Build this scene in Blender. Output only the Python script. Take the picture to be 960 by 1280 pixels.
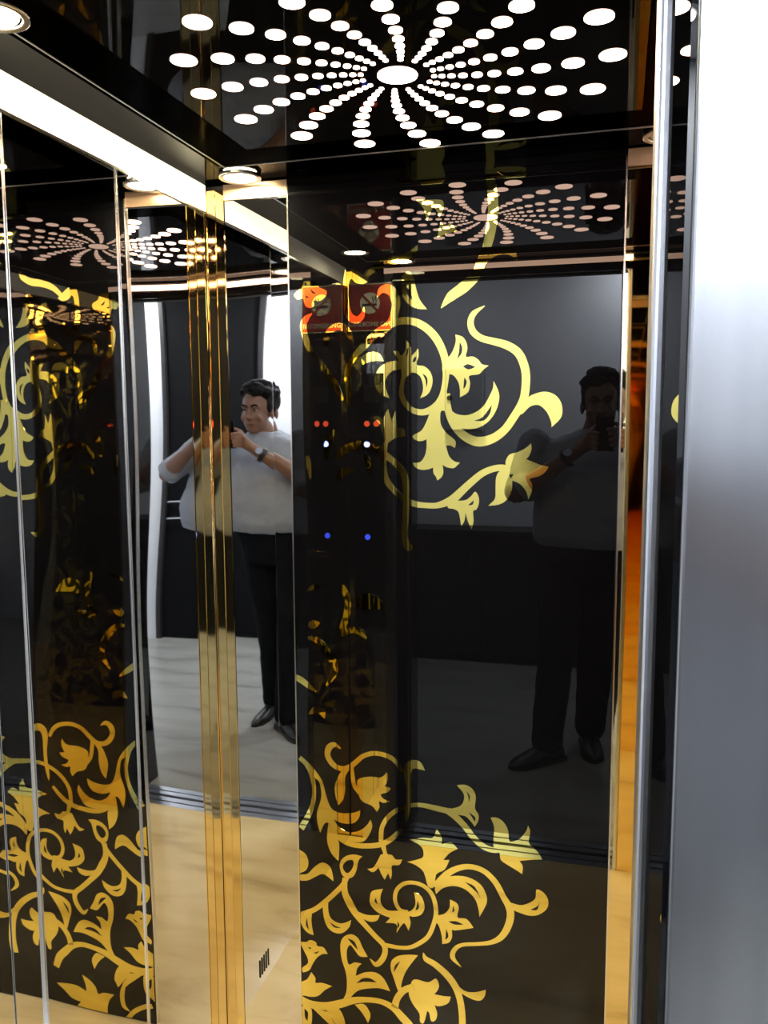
import bpy, bmesh, math, random
from mathutils import Vector, Matrix, noise
random.seed(4)
R = math.radians
scene = bpy.context.scene
COL = scene.collection
for o in list(bpy.data.objects): bpy.data.objects.remove(o)

# ------------------------------------------------------------ camera, world, exposure
CAM_R = Vector((0.9628364, 0.2700333, -0.0053)); CAM_U = Vector((-0.02456047, 0.10708171, 0.99394683)); CAM_F = Vector((-0.26896628, 0.95687801, -0.10973431))
cd = bpy.data.cameras.new('camera'); cam = bpy.data.objects.new('camera', cd); COL.objects.link(cam)
cd.sensor_fit = 'HORIZONTAL'; cd.sensor_width = 36; cd.lens = 1034 / 960 * 36; cd.clip_start = 0.01
CAMM = Matrix((( CAM_R.x, CAM_U.x, -CAM_F.x, 0), (CAM_R.y, CAM_U.y, -CAM_F.y, 0), (CAM_R.z, CAM_U.z, -CAM_F.z, 1.5), (0, 0, 0, 1)))
cam.matrix_world = CAMM
scene.camera = cam
w = bpy.data.worlds.new('world'); scene.world = w; w.use_nodes = True
w.node_tree.nodes['Background'].inputs[0].default_value = (.6, .65, .75, 1); w.node_tree.nodes['Background'].inputs[1].default_value = 0.02
scene.view_settings.view_transform = 'Standard'; scene.view_settings.look = 'None'
scene.view_settings.exposure = 0.12; scene.view_settings.gamma = 1; scene.view_settings.use_curve_mapping = False
try:
    scene.cycles.max_bounces = 16; scene.cycles.glossy_bounces = 12; scene.cycles.diffuse_bounces = 4
    scene.cycles.sample_clamp_indirect = 6
except Exception: pass
HALL_W = 14.0        # watts of each hall downlight
DOT_E, STRIP_E, SPOT_E = 15.0, 1.3, 440.0

def area(name, loc, size, watts, color):
    l = bpy.data.lights.new(name, 'AREA'); l.shape = 'DISK'; l.size = size; l.energy = watts; l.color = color
    o = bpy.data.objects.new(name, l); COL.objects.link(o); o.location = loc; return o

# ------------------------------------------------------------ materials
def mat(name, col=(.8, .8, .8), rough=.5, metal=0., ior=1.5, emit=None, es=0., aniso=0.):
    m = bpy.data.materials.new(name); m.use_nodes = True
    p = m.node_tree.nodes['Principled BSDF']
    p.inputs['Base Color'].default_value = (*col, 1); p.inputs['Roughness'].default_value = rough
    p.inputs['Metallic'].default_value = metal; p.inputs['IOR'].default_value = ior
    if emit: p.inputs['Emission Color'].default_value = (*emit, 1); p.inputs['Emission Strength'].default_value = es
    if aniso: p.inputs['Anisotropic'].default_value = aniso
    return m
def nd(m, t, **kw):
    n = m.node_tree.nodes.new(t)
    for k, v in kw.items():
        if k in n.inputs: n.inputs[k].default_value = v
        else: setattr(n, k, v)
    return n
def lk(m, a, b): m.node_tree.links.new(a, b)
def noisy(m, c1, c2, scale=(4, 4, 4), detail=4, lo=.35, hi=.65, bump=0., dist=.001, distort=0., rough=None):
    p = m.node_tree.nodes['Principled BSDF']
    tc = nd(m, 'ShaderNodeTexCoord'); mp = nd(m, 'ShaderNodeMapping'); mp.inputs['Scale'].default_value = scale
    lk(m, tc.outputs['Object'], mp.inputs['Vector'])
    n = nd(m, 'ShaderNodeTexNoise', Scale=1.0, Detail=detail, Distortion=distort); lk(m, mp.outputs[0], n.inputs['Vector'])
    if c1:
        r = nd(m, 'ShaderNodeValToRGB'); e = r.color_ramp.elements
        e[0].position = lo; e[0].color = (*c1, 1); e[1].position = hi; e[1].color = (*c2, 1)
        lk(m, n.outputs['Fac'], r.inputs['Fac']); lk(m, r.outputs['Color'], p.inputs['Base Color'])
    if bump:
        b = nd(m, 'ShaderNodeBump', Strength=1.0, Distance=bump); lk(m, n.outputs['Fac'], b.inputs['Height']); lk(m, b.outputs[0], p.inputs['Normal'])
    return m
def tinted(name, k, rough):
    """black tinted mirror of even low reflectance"""
    m = bpy.data.materials.new(name); m.use_nodes = True; nt = m.node_tree
    nt.nodes.remove(nt.nodes['Principled BSDF'])
    g = nt.nodes.new('ShaderNodeBsdfGlossy'); g.inputs['Color'].default_value = (k, k, k, 1); g.inputs['Roughness'].default_value = rough
    nt.links.new(g.outputs[0], nt.nodes['Material Output'].inputs['Surface']); return m
M = {}
M['mirror'] = noisy(mat('mirror_steel', (.80, .79, .77), .015, 1), None, None, (2.0, 2.0, 1.7), 0, bump=.0050)
M['gold'] = noisy(mat('gold_mirror', (.86, .66, .30), .04, 1), None, None, (5, 5, 1.6), 0, bump=.0010)
M['goldpale'] = noisy(mat('pale_gold_mirror', (.93, .76, .42), .02, 1), None, None, (3, 3, 1.6), 0, bump=.0020)
M['inlay'] = mat('gold_inlay', (.92, .75, .19), .012, 1)
M['black'] = mat('black_glass', (.0035, .0035, .0045), .004, 0, 1.46)
M['blackceil'] = mat('black_gloss_ceiling', (.004, .004, .004), .008, 0, 1.6)
M['bead'] = mat('polished_edge', (.9, .88, .84), .2, 1)
M['backing'] = mat('dark_backing', (.02, .02, .022), .6)
M['brushed'] = noisy(mat('brushed_steel', (.62, .63, .66), .24, .95, aniso=.6), (.40, .41, .43), (.48, .49, .51), (60, 60, 1.2), 3, .3, .7, bump=.00008)
M['alu'] = mat('aluminium', (.75, .78, .84), .3, 1)
M['rubber'] = mat('black_rubber', (.01, .01, .011), .5)
M['dot'] = mat('lit_dot', (1, 1, 1), .5, emit=(1, .64, .48), es=DOT_E)
M['strip'] = mat('warm_led_strip', (1, 1, 1), .5, emit=(1, .88, .66), es=STRIP_E)
M['stripfront'] = mat('warm_led_strip_over_door', (1, 1, 1), .5, emit=(1, .62, .42), es=9)
M['barmatte'] = tinted('matte_black_bar', .012, .12)
M['margin'] = tinted('black_ceiling_margin', .026, .01)
M['spot'] = mat('warm_spot_lens', (1, 1, 1), .5, emit=(1, .88, .52), es=SPOT_E)
M['spotoff'] = mat('unlit_spot_lens', (.5, .47, .4), .3)
M['copper'] = mat('rose_satin', (.86, .60, .42), .25, .7)
M['halllamp'] = mat('hall_lamp_lens', (1, 1, 1), .5, emit=(.95, .97, 1), es=12)
M['whitepaint'] = noisy(mat('pale_wall_paint', (.78, .80, .84), .7), (.76, .78, .83), (.82, .83, .86), (3, 3, 3))
M['darkwood'] = noisy(mat('dark_wood', (.012, .011, .012), .5), (.010, .009, .010), (.02, .018, .018), (3, 3, 20))
M['darkwall'] = mat('charcoal_paint', (.008, .008, .009), .9, ior=1.15)
M['boxgrey'] = mat('grey_enamel', (.60, .62, .66), .45)
M['red'] = mat('sign_red', (.24, .009, .006), .4)
M['white'] = mat('sign_white', (.6, .6, .57), .45)
M['ink'] = mat('sign_black', (.01, .01, .01), .5)
M['skin'] = noisy(mat('skin', (.21, .10, .06), .5), (.19, .09, .055), (.24, .12, .075), (12, 12, 12))
M['shirt'] = noisy(mat('white_shirt', (.40, .43, .50), .8), (.26, .285, .34), (.33, .355, .41), (7, 7, 5), bump=.012)
M['trouser'] = noisy(mat('dark_trousers', (.006, .006, .008), .9, ior=1.15), (.004, .005, .007), (.008, .009, .012), (8, 8, 5), bump=.008)
M['hair'] = mat('black_hair', (.006, .005, .005), .7, ior=1.25)
M['shoe'] = mat('black_shoe', (.008, .008, .008), .35)
M['lip'] = mat('lips', (.20, .075, .06), .5)
M['eyew'] = mat('eye_white', (.35, .32, .30), .3)
M['phone'] = mat('black_phone', (.006, .006, .007), .15)
M['screen'] = mat('phone_lens_glass', (.01, .01, .02), .02)
M['watch'] = mat('watch_strap', (.01, .01, .01), .4)
M['ledred'] = mat('red_button_light', (.3, .02, .01), .4, emit=(1, .10, .03), es=16)
M['ledblue'] = mat('blue_button_light', (.02, .03, .3), .4, emit=(.05, .10, 1), es=22)
M['vent'] = mat('slot_black', (.003, .003, .003), .6)

def marble(name, base, mid, vein, rough, sc=1.0, spec=1.5):
    m = mat(name, base, rough, ior=spec); p = m.node_tree.nodes['Principled BSDF']
    tc = nd(m, 'ShaderNodeTexCoord'); mp = nd(m, 'ShaderNodeMapping')
    mp.inputs['Rotation'].default_value = (0, 0, R(62)); mp.inputs['Scale'].default_value = (1.3 * sc, 5 * sc, 1)
    lk(m, tc.outputs['Object'], mp.inputs['Vector'])
    n = nd(m, 'ShaderNodeTexNoise', Scale=1.6, Detail=6, Distortion=.5); lk(m, mp.outputs[0], n.inputs['Vector'])
    r = nd(m, 'ShaderNodeValToRGB'); e = r.color_ramp.elements
    e[0].position = .30; e[0].color = (*vein, 1); e[1].position = .62; e[1].color = (*base, 1)
    x = e.new(.44); x.color = (*mid, 1)
    lk(m, n.outputs['Fac'], r.inputs['Fac']); lk(m, r.outputs['Color'], p.inputs['Base Color'])
    return m
M['cabfloor'] = marble('cab_marble', (.88, .745, .46), (.78, .64, .37), (.53, .41, .21), .22, .8)
M['hallfloor'] = marble('hall_marble', (.30, .30, .285), (.26, .26, .245), (.18, .18, .17), .25)

# ------------------------------------------------------------ mesh helpers
ORIG = {}
def org(o): return ORIG.get(o.name, Vector((0, 0, 0))) if o else Vector((0, 0, 0))
class MB:
    def __init__(s): s.bm = bmesh.new()
    def box(s, x0, x1, y0, y1, z0, z1):
        v = [s.bm.verts.new((x, y, z)) for x in (x0, x1) for y in (y0, y1) for z in (z0, z1)]
        for f in ((0, 1, 3, 2), (4, 6, 7, 5), (0, 4, 5, 1), (2, 3, 7, 6), (0, 2, 6, 4), (1, 5, 7, 3)): s.bm.faces.new([v[i] for i in f])
        return s
    def rings(s, rings, cap=True):
        rr = [[s.bm.verts.new(p) for p in r] for r in rings]; n = len(rr[0])
        for a, b in zip(rr, rr[1:]):
            for i in range(n): s.bm.faces.new((a[i], a[(i + 1) % n], b[(i + 1) % n], b[i]))
        if cap: s.bm.faces.new(rr[0][::-1]); s.bm.faces.new(rr[-1])
        return s
    def tube(s, pts, rad, n=10, dom=True):
        pts = [Vector(p) for p in pts]
        if not isinstance(rad, (list, tuple)): rad = [rad] * len(pts)
        if dom:      # rounded ends
            a = (pts[0] - pts[1]).normalized(); b = (pts[-1] - pts[-2]).normalized()
            pts = [pts[0] + a * rad[0] * .8, pts[0] + a * rad[0] * .45] + pts + [pts[-1] + b * rad[-1] * .45, pts[-1] + b * rad[-1] * .8]
            rad = [rad[0] * .35, rad[0] * .85] + list(rad) + [rad[-1] * .85, rad[-1] * .35]
        up = Vector((0, 0, 1)); rs = []; u = None
        for i, p in enumerate(pts):
            t = (pts[min(i + 1, len(pts) - 1)] - pts[max(i - 1, 0)]).normalized()
            if u is None: u = t.orthogonal().normalized()
            u = (u - t * u.dot(t)).normalized(); v = t.cross(u)
            rs.append([p + (u * math.cos(k * 2 * math.pi / n) + v * math.sin(k * 2 * math.pi / n)) * rad[i] for k in range(n)])
        return s.rings(rs)
    def ell(s, c, r, rot=None, nu=16, nv=10):
        c = Vector(c); m = rot or Matrix.Identity(3)
        rs = []
        for j in range(1, nv):
            a = math.pi * j / nv
            rs.append([c + m @ Vector((r[0] * math.sin(a) * math.cos(2 * math.pi * i / nu), r[1] * math.sin(a) * math.sin(2 * math.pi * i / nu), -r[2] * math.cos(a))) for i in range(nu)])
        return s.rings(rs)
    def loft(s, secs, n=24, yaw=0):      # secs: (cx, cy, z, rx, ry)
        rs = []
        cy_, sy_ = math.cos(yaw), math.sin(yaw)
        for cx, cy, z, rx, ry in secs:
            r = []
            for i in range(n):
                a = 2 * math.pi * i / n
                x = rx * math.copysign(abs(math.cos(a)) ** .85, math.cos(a)); y = ry * math.copysign(abs(math.sin(a)) ** .85, math.sin(a))
                r.append((cx + x * cy_ - y * sy_, cy + x * sy_ + y * cy_, z))
            rs.append(r)
        return s.rings(rs)
    def cyl(s, c, axis, r, h, n=24, r2=None):
        c = Vector(c); axis = Vector(axis).normalized(); u = axis.orthogonal().normalized(); v = axis.cross(u); r2 = r if r2 is None else r2
        return s.rings([[c + axis * hh + (u * math.cos(2 * math.pi * k / n) + v * math.sin(2 * math.pi * k / n)) * rr for k in range(n)] for hh, rr in ((0, r), (h, r2))])
    def ring(s, c, axis, ro, ri, h, n=24):
        c = Vector(c); axis = Vector(axis).normalized(); u = axis.orthogonal().normalized(); v = axis.cross(u)
        def rg(rr, hh): return [s.bm.verts.new(c + axis * hh + (u * math.cos(2 * math.pi * k / n) + v * math.sin(2 * math.pi * k / n)) * rr) for k in range(n)]
        q = [rg(ro, 0), rg(ro, h), rg(ri, h), rg(ri, 0)]
        for a, b in zip(q, q[1:] + q[:1]):
            for i in range(n): s.bm.faces.new((a[i], a[(i + 1) % n], b[(i + 1) % n], b[i]))
        return s
    def build(s, name, m, parent=None, bevel=0., seg=2, smooth=False, remesh=0., sm=0, at=None):
        bmesh.ops.recalc_face_normals(s.bm, faces=s.bm.faces)
        me = bpy.data.meshes.new(name)
        o = bpy.data.objects.new(name, me); COL.objects.link(o)
        base = org(parent)
        loc = Vector(at) if at is not None else base.copy()
        for v in s.bm.verts: v.co -= loc
        s.bm.to_mesh(me); s.bm.free()
        me.materials.append(M[m] if isinstance(m, str) else m)
        if parent: o.parent = parent
        o.location = loc - base if parent else loc
        ORIG[o.name] = loc
        if smooth or remesh:
            for p in me.polygons: p.use_smooth = True
        if remesh:
            r = o.modifiers.new('remesh', 'REMESH'); r.mode = 'VOXEL'; r.voxel_size = remesh; r.use_smooth_shade = True
            if sm: q = o.modifiers.new('smooth', 'SMOOTH'); q.factor = .5; q.iterations = sm
        if bevel:
            b = o.modifiers.new('bevel', 'BEVEL'); b.width = bevel; b.segments = seg; b.limit_method = 'ANGLE'
        return o
def empty(name, loc, parent=None):
    o = bpy.data.objects.new(name, None); COL.objects.link(o); o.empty_display_size = .05
    loc = Vector(loc); o.location = loc - org(parent)
    if parent: o.parent = parent
    ORIG[o.name] = loc
    return o
def tag(o, label=None, cat=None, group=None, kind=None):
    if label: o['label'] = label
    if cat: o['category'] = cat
    if group: o['group'] = group
    if kind: o['kind'] = kind
    return o
def struct(o, label, cat): return tag(o, label, cat, kind='structure')
def copyobj(o, parent, loc=None):
    c = o.copy(); COL.objects.link(c); c.parent = parent
    if loc is not None: c.location = loc
    return c

XL, XR, YB, YF, ZC = -.88, .22, 1.70, .66, 2.012
# gold vine ornament of the rear panel, millimetres from its lower left corner: kind, outline or centre line (x, z), half widths, cut-outs
MOTIF = [
 ('vine_stem',[(144,1635),(166,1656),(192,1681),(219,1697),(244,1705),(270,1704),(295,1693),(317,1673),(332,1648),(340,1623),(342,1599),(340,1576),(334,1550),(321,1529),(295,1517),(270,1522),(254,1538),(247,1556),(249,1579),(254,1592),(266,1600)],[6.6,7.5,7.5,7.5,7.5,7.5,8.0,8.3,8.0,7.5,7.0,6.3,6.6,8.3,6.6,5.8,5.8,5.0,4.1,4.1,4.1],[]),
 ('flower',[(240,1627),(230,1644),(240,1644),(246,1635),(253,1640),(257,1650),(257,1666),(265,1657),(269,1643),(268,1632),(276,1640),(283,1648),(284,1633),(280,1615),(295,1612),(308,1601),(314,1583),(310,1564),(301,1552),(287,1546),(293,1560),(293,1575),(288,1590),(278,1598),(267,1599),(256,1592),(248,1579),(247,1604),(244,1615)],None,[[(292,1597),(301,1590),(303,1579),(300,1567),(299,1582)],[(259,1647),(263,1650),(261,1636),(257,1632)],[(271,1620),(274,1629),(280,1632),(277,1622)]]),
 ('leaf',[(247,1623),(224,1623),(208,1617),(196,1606),(189,1588),(191,1571),(202,1556),(221,1547),(215,1561),(212,1578),(216,1592),(227,1603),(247,1608)],None,[[(202,1596),(206,1599),(204,1582),(199,1575)]]),
 ('leaf',[(161,1633),(172,1641),(186,1644),(201,1639),(209,1624),(192,1625),(177,1623),(163,1617)],None,[]),
 ('flower',[(336,1621),(349,1631),(357,1644),(362,1660),(361,1674),(376,1669),(384,1657),(386,1644),(383,1629),(397,1629),(409,1622),(416,1613),(430,1610),(420,1603),(410,1593),(390,1590),(392,1576),(388,1557),(371,1547),(371,1563),(367,1579),(357,1592),(346,1595),(335,1599)],None,[[(370,1659),(375,1649),(374,1636),(365,1624),(369,1641)],[(377,1609),(387,1614),(403,1608),(389,1603)],[(380,1587),(385,1579),(382,1568),(378,1564)]]),
 ('flower',[(310,1519),(301,1498),(290,1479),(271,1468),(278,1459),(290,1457),(301,1461),(301,1443),(297,1426),(287,1413),(271,1412),(277,1402),(290,1397),(304,1398),(315,1402),(316,1390),(321,1383),(324,1375),(333,1382),(337,1393),(335,1408),(344,1403),(358,1401),(366,1407),(372,1413),(361,1415),(349,1426),(342,1448),(352,1448),(361,1443),(363,1454),(358,1462),(344,1473),(332,1490),(330,1509),(333,1520),(345,1520),(346,1542),(341,1574),(336,1558),(327,1539)],None,[]),
 ('vine_stem',[(343,1555),(345,1529),(353,1502),(368,1479),(390,1462),(413,1456),(440,1463),(464,1481),(483,1508),(496,1530),(503,1551),(505,1588),(499,1615),(487,1636),(465,1650),(439,1658),(415,1665),(398,1678),(392,1697),(399,1715),(421,1729)],[7.5,7.5,7.5,8.3,9.1,10.0,9.1,8.3,8.3,8.3,8.3,8.3,8.3,8.3,8.0,7.0,6.6,7.0,6.6,5.8,0.7],[]),
 ('leaf',[(503,1535),(511,1546),(526,1553),(544,1556),(562,1550),(574,1536),(578,1518),(574,1502),(557,1485),(557,1492),(554,1502),(547,1516),(536,1527),(526,1530),(513,1526),(500,1513),(494,1511)],None,[]),
 ('leaf',[(440,1579),(449,1561),(452,1544),(446,1520),(432,1499),(413,1486),(393,1482),(373,1484),(356,1494),(343,1517),(341,1542),(346,1530),(360,1515),(383,1510),(405,1517),(421,1530),(432,1549),(439,1565)],None,[[(400,1499),(418,1506),(437,1531),(433,1513),(420,1499)]]),
 ('vine_stem',[(257,1331),(278,1324),(299,1322),(321,1322),(341,1328),(358,1337),(372,1350),(392,1369),(417,1390),(439,1400),(458,1403),(470,1399)],[6.6,6.3,5.8,6.0,7.5,9.1,8.3,7.5,7.0,6.6,6.6,8.3],[]),
 ('vine_stem',[(148,1449),(167,1448),(196,1437),(222,1420),(240,1404),(252,1387),(257,1363),(258,1341),(256,1312),(255,1285),(253,1255),(262,1231),(283,1237)],[8.3,8.3,8.3,6.6,6.6,7.5,7.5,7.5,7.0,6.6,6.6,8.3,0.7],[]),
 ('vine_stem',[(212,1456),(207,1429),(208,1395),(217,1369),(237,1346),(255,1332)],[6.6,6.6,6.6,6.6,5.8,5.8],[]),
 ('flower',[(178,1506),(191,1511),(201,1506),(207,1501),(212,1515),(218,1524),(222,1510),(226,1499),(234,1521),(236,1493),(239,1485),(249,1484),(255,1468),(241,1466),(226,1459),(214,1452),(209,1465),(203,1482),(198,1496),(188,1504)],None,[]),
 ('leaf',[(164,1434),(176,1422),(183,1400),(181,1377),(170,1400),(162,1419)],None,[]),
 ('leaf',[(347,1332),(364,1333),(384,1335),(396,1344),(404,1353),(411,1343),(412,1329),(407,1316),(400,1312),(401,1291),(397,1274),(389,1291),(384,1309),(382,1292),(375,1279),(372,1299),(368,1311),(358,1316),(347,1318)],None,[[(389,1324),(401,1335),(399,1326)]]),
 ('flower',[(466,1400),(466,1416),(474,1430),(490,1435),(506,1443),(517,1453),(518,1441),(513,1427),(507,1421),(522,1415),(538,1409),(553,1406),(546,1395),(533,1386),(515,1381),(520,1371),(520,1357),(513,1338),(511,1349),(504,1362),(493,1372),(480,1377),(479,1356),(469,1337),(453,1327),(431,1324),(445,1339),(446,1361),(447,1383),(454,1396)],None,[[(474,1389),(483,1390),(477,1381)]]),
 ('vine_stem',[(434,2041),(430,2010),(428,1985),(432,1962),(436,1930),(435,1899),(431,1873),(425,1847),(415,1822),(402,1790),(378,1768),(351,1750),(331,1728)],[8.3,8.3,8.3,9.1,10.0,10.0,10.0,9.1,9.1,10.0,11.6,10.0,0.7],[]),
 ('leaf',[(250,1798),(264,1804),(274,1790),(280,1766),(287,1746),(302,1727),(281,1729),(264,1738),(251,1754),(249,1771)],None,[[(257,1774),(267,1765),(271,1748),(261,1757)]]),
 ('flower',[(249,2000),(261,2016),(289,2018),(326,2016),(338,1995),(335,1976),(323,1971),(295,1971),(282,1984),(264,1979),(233,1984)],None,[[(263,2008),(282,1997),(268,1995)]]),
 ('leaf',[(280,1945),(306,1944),(333,1941),(335,1924),(327,1907),(320,1924),(313,1926),(302,1903),(295,1927)],None,[]),
 ('leaf',[(330,1899),(339,1890),(351,1894),(364,1879),(347,1876),(323,1869),(327,1886)],None,[]),
 ('leaf',[(434,1991),(444,1996),(476,1995),(499,1989),(498,1973),(483,1972),(457,1974),(441,1977)],None,[[(442,1989),(467,1984),(494,1986),(483,1977),(460,1977)]]),
 ('vine_stem',[(419,1815),(435,1830),(458,1836),(475,1830),(485,1815)],[5.0,6.6,8.3,6.6,0.7],[]),
 ('vine_stem',[(167,1795),(189,1814),(218,1826),(250,1831),(274,1843),(281,1856)],[5.0,6.6,8.3,8.3,6.6,0.7],[]),
 ('vine_stem',[(196,1756),(204,1769),(217,1772),(230,1763),(236,1744),(234,1725),(227,1706),(214,1691),(199,1678)],[0.7,6.6,10.0,10.0,9.1,8.3,8.3,7.6,7.3],[]),
 ('vine_stem',[(134,1813),(128,1787),(127,1763),(128,1739),(135,1719),(151,1711),(163,1720),(167,1737)],[8.3,6.6,5.8,7.5,8.3,7.5,5.8,0.7],[]),
 ('flower',[(123,1789),(128,1806),(141,1816),(159,1807),(179,1791),(167,1784),(150,1787),(140,1796),(133,1788)],None,[]),
 ('flower',[(11,1770),(28,1784),(31,1794),(60,1794),(68,1782),(84,1774),(82,1762),(68,1753),(55,1756),(56,1744),(46,1740),(36,1745),(31,1760),(20,1758),(15,1762)],None,[[(48,1779),(61,1769),(53,1770)],[(36,1766),(45,1763),(40,1761)]]),
 ('vine_stem',[(51,1728),(38,1718),(31,1704),(35,1679),(42,1659),(58,1635)],[0.7,6.6,7.5,6.6,7.5,0.7],[]),
 ('vine_stem',[(82,1658),(85,1682),(101,1697),(119,1697),(132,1685),(141,1663)],[5.0,6.6,7.5,7.5,7.5,0.7],[]),
 ('vine_stem',[(150,1641),(135,1620),(129,1598),(131,1568),(131,1531)],[5.0,6.6,7.5,6.6,3.3],[]),
 ('vine_stem',[(58,1639),(79,1609),(100,1579),(118,1544)],[1.7,6.6,8.3,3.3],[]),
 ('vine_stem',[(98,1482),(89,1465),(82,1445),(79,1416)],[3.3,7.5,8.3,3.3],[]),
 ('vine_stem',[(98,1416),(113,1433),(131,1443),(152,1449)],[3.3,8.3,8.3,8.3],[]),
 ('leaf',[(164,1422),(177,1411),(183,1380),(173,1394),(164,1411)],None,[]),
 ('vine_stem',[(35,1424),(40,1401),(42,1375)],[3.3,6.6,1.7],[]),
 ('vine_stem',[(106,1373),(112,1387),(125,1393),(140,1391)],[5.0,8.3,8.3,1.7],[]),
 ('vine_stem',[(111,1141),(122,1118),(124,1091),(118,1064),(112,1046),(114,1028)],[5.0,8.3,7.5,7.5,8.3,6.6],[]),
 ('vine_stem',[(111,1034),(130,1042),(148,1042),(161,1031),(161,1007)],[6.6,6.6,7.5,6.6,0.7],[]),
 ('leaf',[(146,1115),(158,1124),(172,1127),(189,1122),(204,1108),(214,1092),(182,1093),(146,1091)],None,[]),
 ('vine_stem',[(30,1019),(52,1015),(70,998),(87,972),(92,944),(72,912)],[3.3,6.6,8.3,8.3,8.3,1.7],[]),
 ('vine_stem',[(-1,926),(12,921),(28,910),(48,896)],[6.6,7.5,6.6,1.7],[]),
 ('leaf',[(28,842),(40,860),(56,860),(69,853),(67,836),(49,844)],None,[]),
 ('leaf',[(65,870),(81,878),(95,881),(88,867),(75,863)],None,[]),
 ('leaf',[(30,1050),(43,1061),(60,1055),(52,1045),(39,1040)],None,[]),
 ('leaf',[(28,1124),(41,1138),(72,1148),(63,1136),(41,1127)],None,[]),
 ('vine_stem',[(5,737),(25,719),(36,690),(40,665),(36,633),(25,603),(6,568)],[4.1,5.0,5.0,4.3,5.0,6.6,7.5],[]),
 ('flower',[(7,744),(28,727),(47,707),(61,684),(69,653),(80,627),(100,618),(129,621),(149,630),(146,612),(132,597),(106,594),(86,601),(97,585),(119,575),(144,580),(162,594),(173,611),(177,596),(169,574),(154,556),(128,553),(103,557),(85,571),(74,590),(63,587),(53,564),(47,586),(46,612),(55,642),(57,661),(52,686),(40,695),(21,715)],None,[]),
 ('vine_stem',[(79,581),(90,565),(109,552),(134,546),(166,548),(197,556),(222,573),(245,599)],[3.3,5.0,6.0,6.3,6.0,6.3,5.8,4.1],[]),
 ('vine_stem',[(198,554),(197,575),(200,598),(213,621),(232,639),(256,652),(276,658),(295,659),(322,656),(349,653),(370,651)],[5.3,5.3,5.0,5.0,5.0,5.0,5.0,5.3,6.3,6.6,6.6],[]),
 ('leaf',[(73,590),(87,569),(98,545),(96,502),(80,517),(70,542),(70,567)],None,[]),
 ('vine_stem',[(246,730),(235,749),(217,762),(186,767),(158,758),(136,738),(117,724),(98,724),(83,733),(73,751),(77,769),(90,777),(105,769)],[4.1,5.3,5.3,5.3,5.3,5.8,6.6,6.0,6.6,6.6,7.5,5.8,0.7],[]),
 ('vine_stem',[(128,731),(131,711),(136,686),(148,670)],[5.8,5.0,5.0,5.0],[]),
 ('flower',[(142,693),(149,705),(174,712),(195,712),(206,719),(211,727),(214,717),(212,704),(206,693),(221,690),(213,680),(197,673),(204,663),(219,659),(204,654),(193,656),(194,643),(188,631),(176,644),(157,650),(147,662)],None,[]),
 ('leaf',[(106,717),(124,724),(114,702),(114,677),(109,651),(97,635),(91,656),(89,677),(95,697)],None,[]),
 ('leaf',[(250,733),(255,751),(271,761),(288,757),(298,739),(286,741),(272,741),(266,726),(266,692),(265,655),(261,630),(255,611),(252,629),(255,660),(256,691),(252,715)],None,[]),
 ('flower',[(196,553),(207,555),(211,536),(222,534),(231,525),(246,527),(239,513),(222,509),(222,490),(219,475),(213,490),(205,473),(197,486),(191,500),(178,487),(164,493),(178,498),(188,514),(196,531),(202,535)],None,[]),
 ('leaf',[(153,521),(144,510),(139,487),(131,470),(118,464),(105,469),(99,488),(102,504),(115,517),(134,523)],None,[[(131,508),(130,491),(118,476),(108,483),(107,494),(117,506)]]),
 ('leaf',[(0,517),(16,508),(23,489),(17,469),(-1,458)],None,[]),
 ('leaf',[(-1,455),(20,460),(37,479),(57,493),(75,486),(82,466),(83,451),(69,461),(56,465),(40,456),(20,444),(-1,442)],None,[]),
 ('vine_stem',[(118,471),(108,449),(88,425),(62,398),(36,375),(-1,355)],[5.0,5.8,5.8,5.8,5.8,6.6],[]),
 ('vine_stem',[(111,464),(110,431),(120,407),(136,381),(158,357),(183,333),(202,316),(205,298),(197,278),(183,265),(169,277)],[5.8,7.5,9.1,8.3,6.6,6.3,6.6,6.3,6.6,6.0,0.7],[]),
 ('leaf',[(130,392),(152,384),(171,383),(193,387),(187,373),(171,367),(152,372),(139,379)],None,[]),
 ('leaf',[(70,404),(70,376),(78,358),(97,351),(113,356),(125,364),(120,345),(103,328),(84,326),(68,336),(59,358),(57,392)],None,[[(73,350),(87,343),(100,340),(84,339)]]),
 ('leaf',[(-1,357),(30,368),(28,343),(33,311),(18,315),(5,329)],None,[[(17,351),(21,322),(14,334)]]),
 ('vine_stem',[(198,317),(217,316),(240,316),(264,321),(286,335),(305,354),(317,383),(323,414),(317,448),(301,468),(277,476),(251,471),(233,453),(229,428),(240,407),(259,404)],[5.0,5.0,4.6,4.6,5.0,5.0,5.0,5.0,5.0,5.0,4.6,4.6,4.6,4.6,4.6,4.6],[]),
 ('flower',[(170,425),(176,442),(201,451),(195,432),(197,413),(212,401),(237,404),(246,402),(265,408),(276,426),(273,454),(289,447),(297,423),(289,403),(271,395),(262,395),(265,379),(260,360),(251,376),(243,369),(232,350),(232,371),(206,370),(218,384),(200,388),(184,395),(171,409)],None,[[(184,427),(188,412),(181,418)],[(282,435),(284,418),(276,411)],[(235,378),(239,369),(234,360)]]),
 ('flower',[(-4,290),(14,291),(24,298),(38,295),(42,286),(57,285),(67,270),(54,268),(40,256),(30,240),(21,222),(5,213),(3,224),(17,238),(17,251),(9,267)],None,[[(18,279),(27,279),(24,275)],[(32,267),(46,274),(40,267)]]),
 ('flower',[(-6,183),(14,197),(26,218),(36,205),(36,193),(53,196),(77,192),(59,179),(42,161),(22,155),(5,155),(-7,146)],None,[]),
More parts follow.
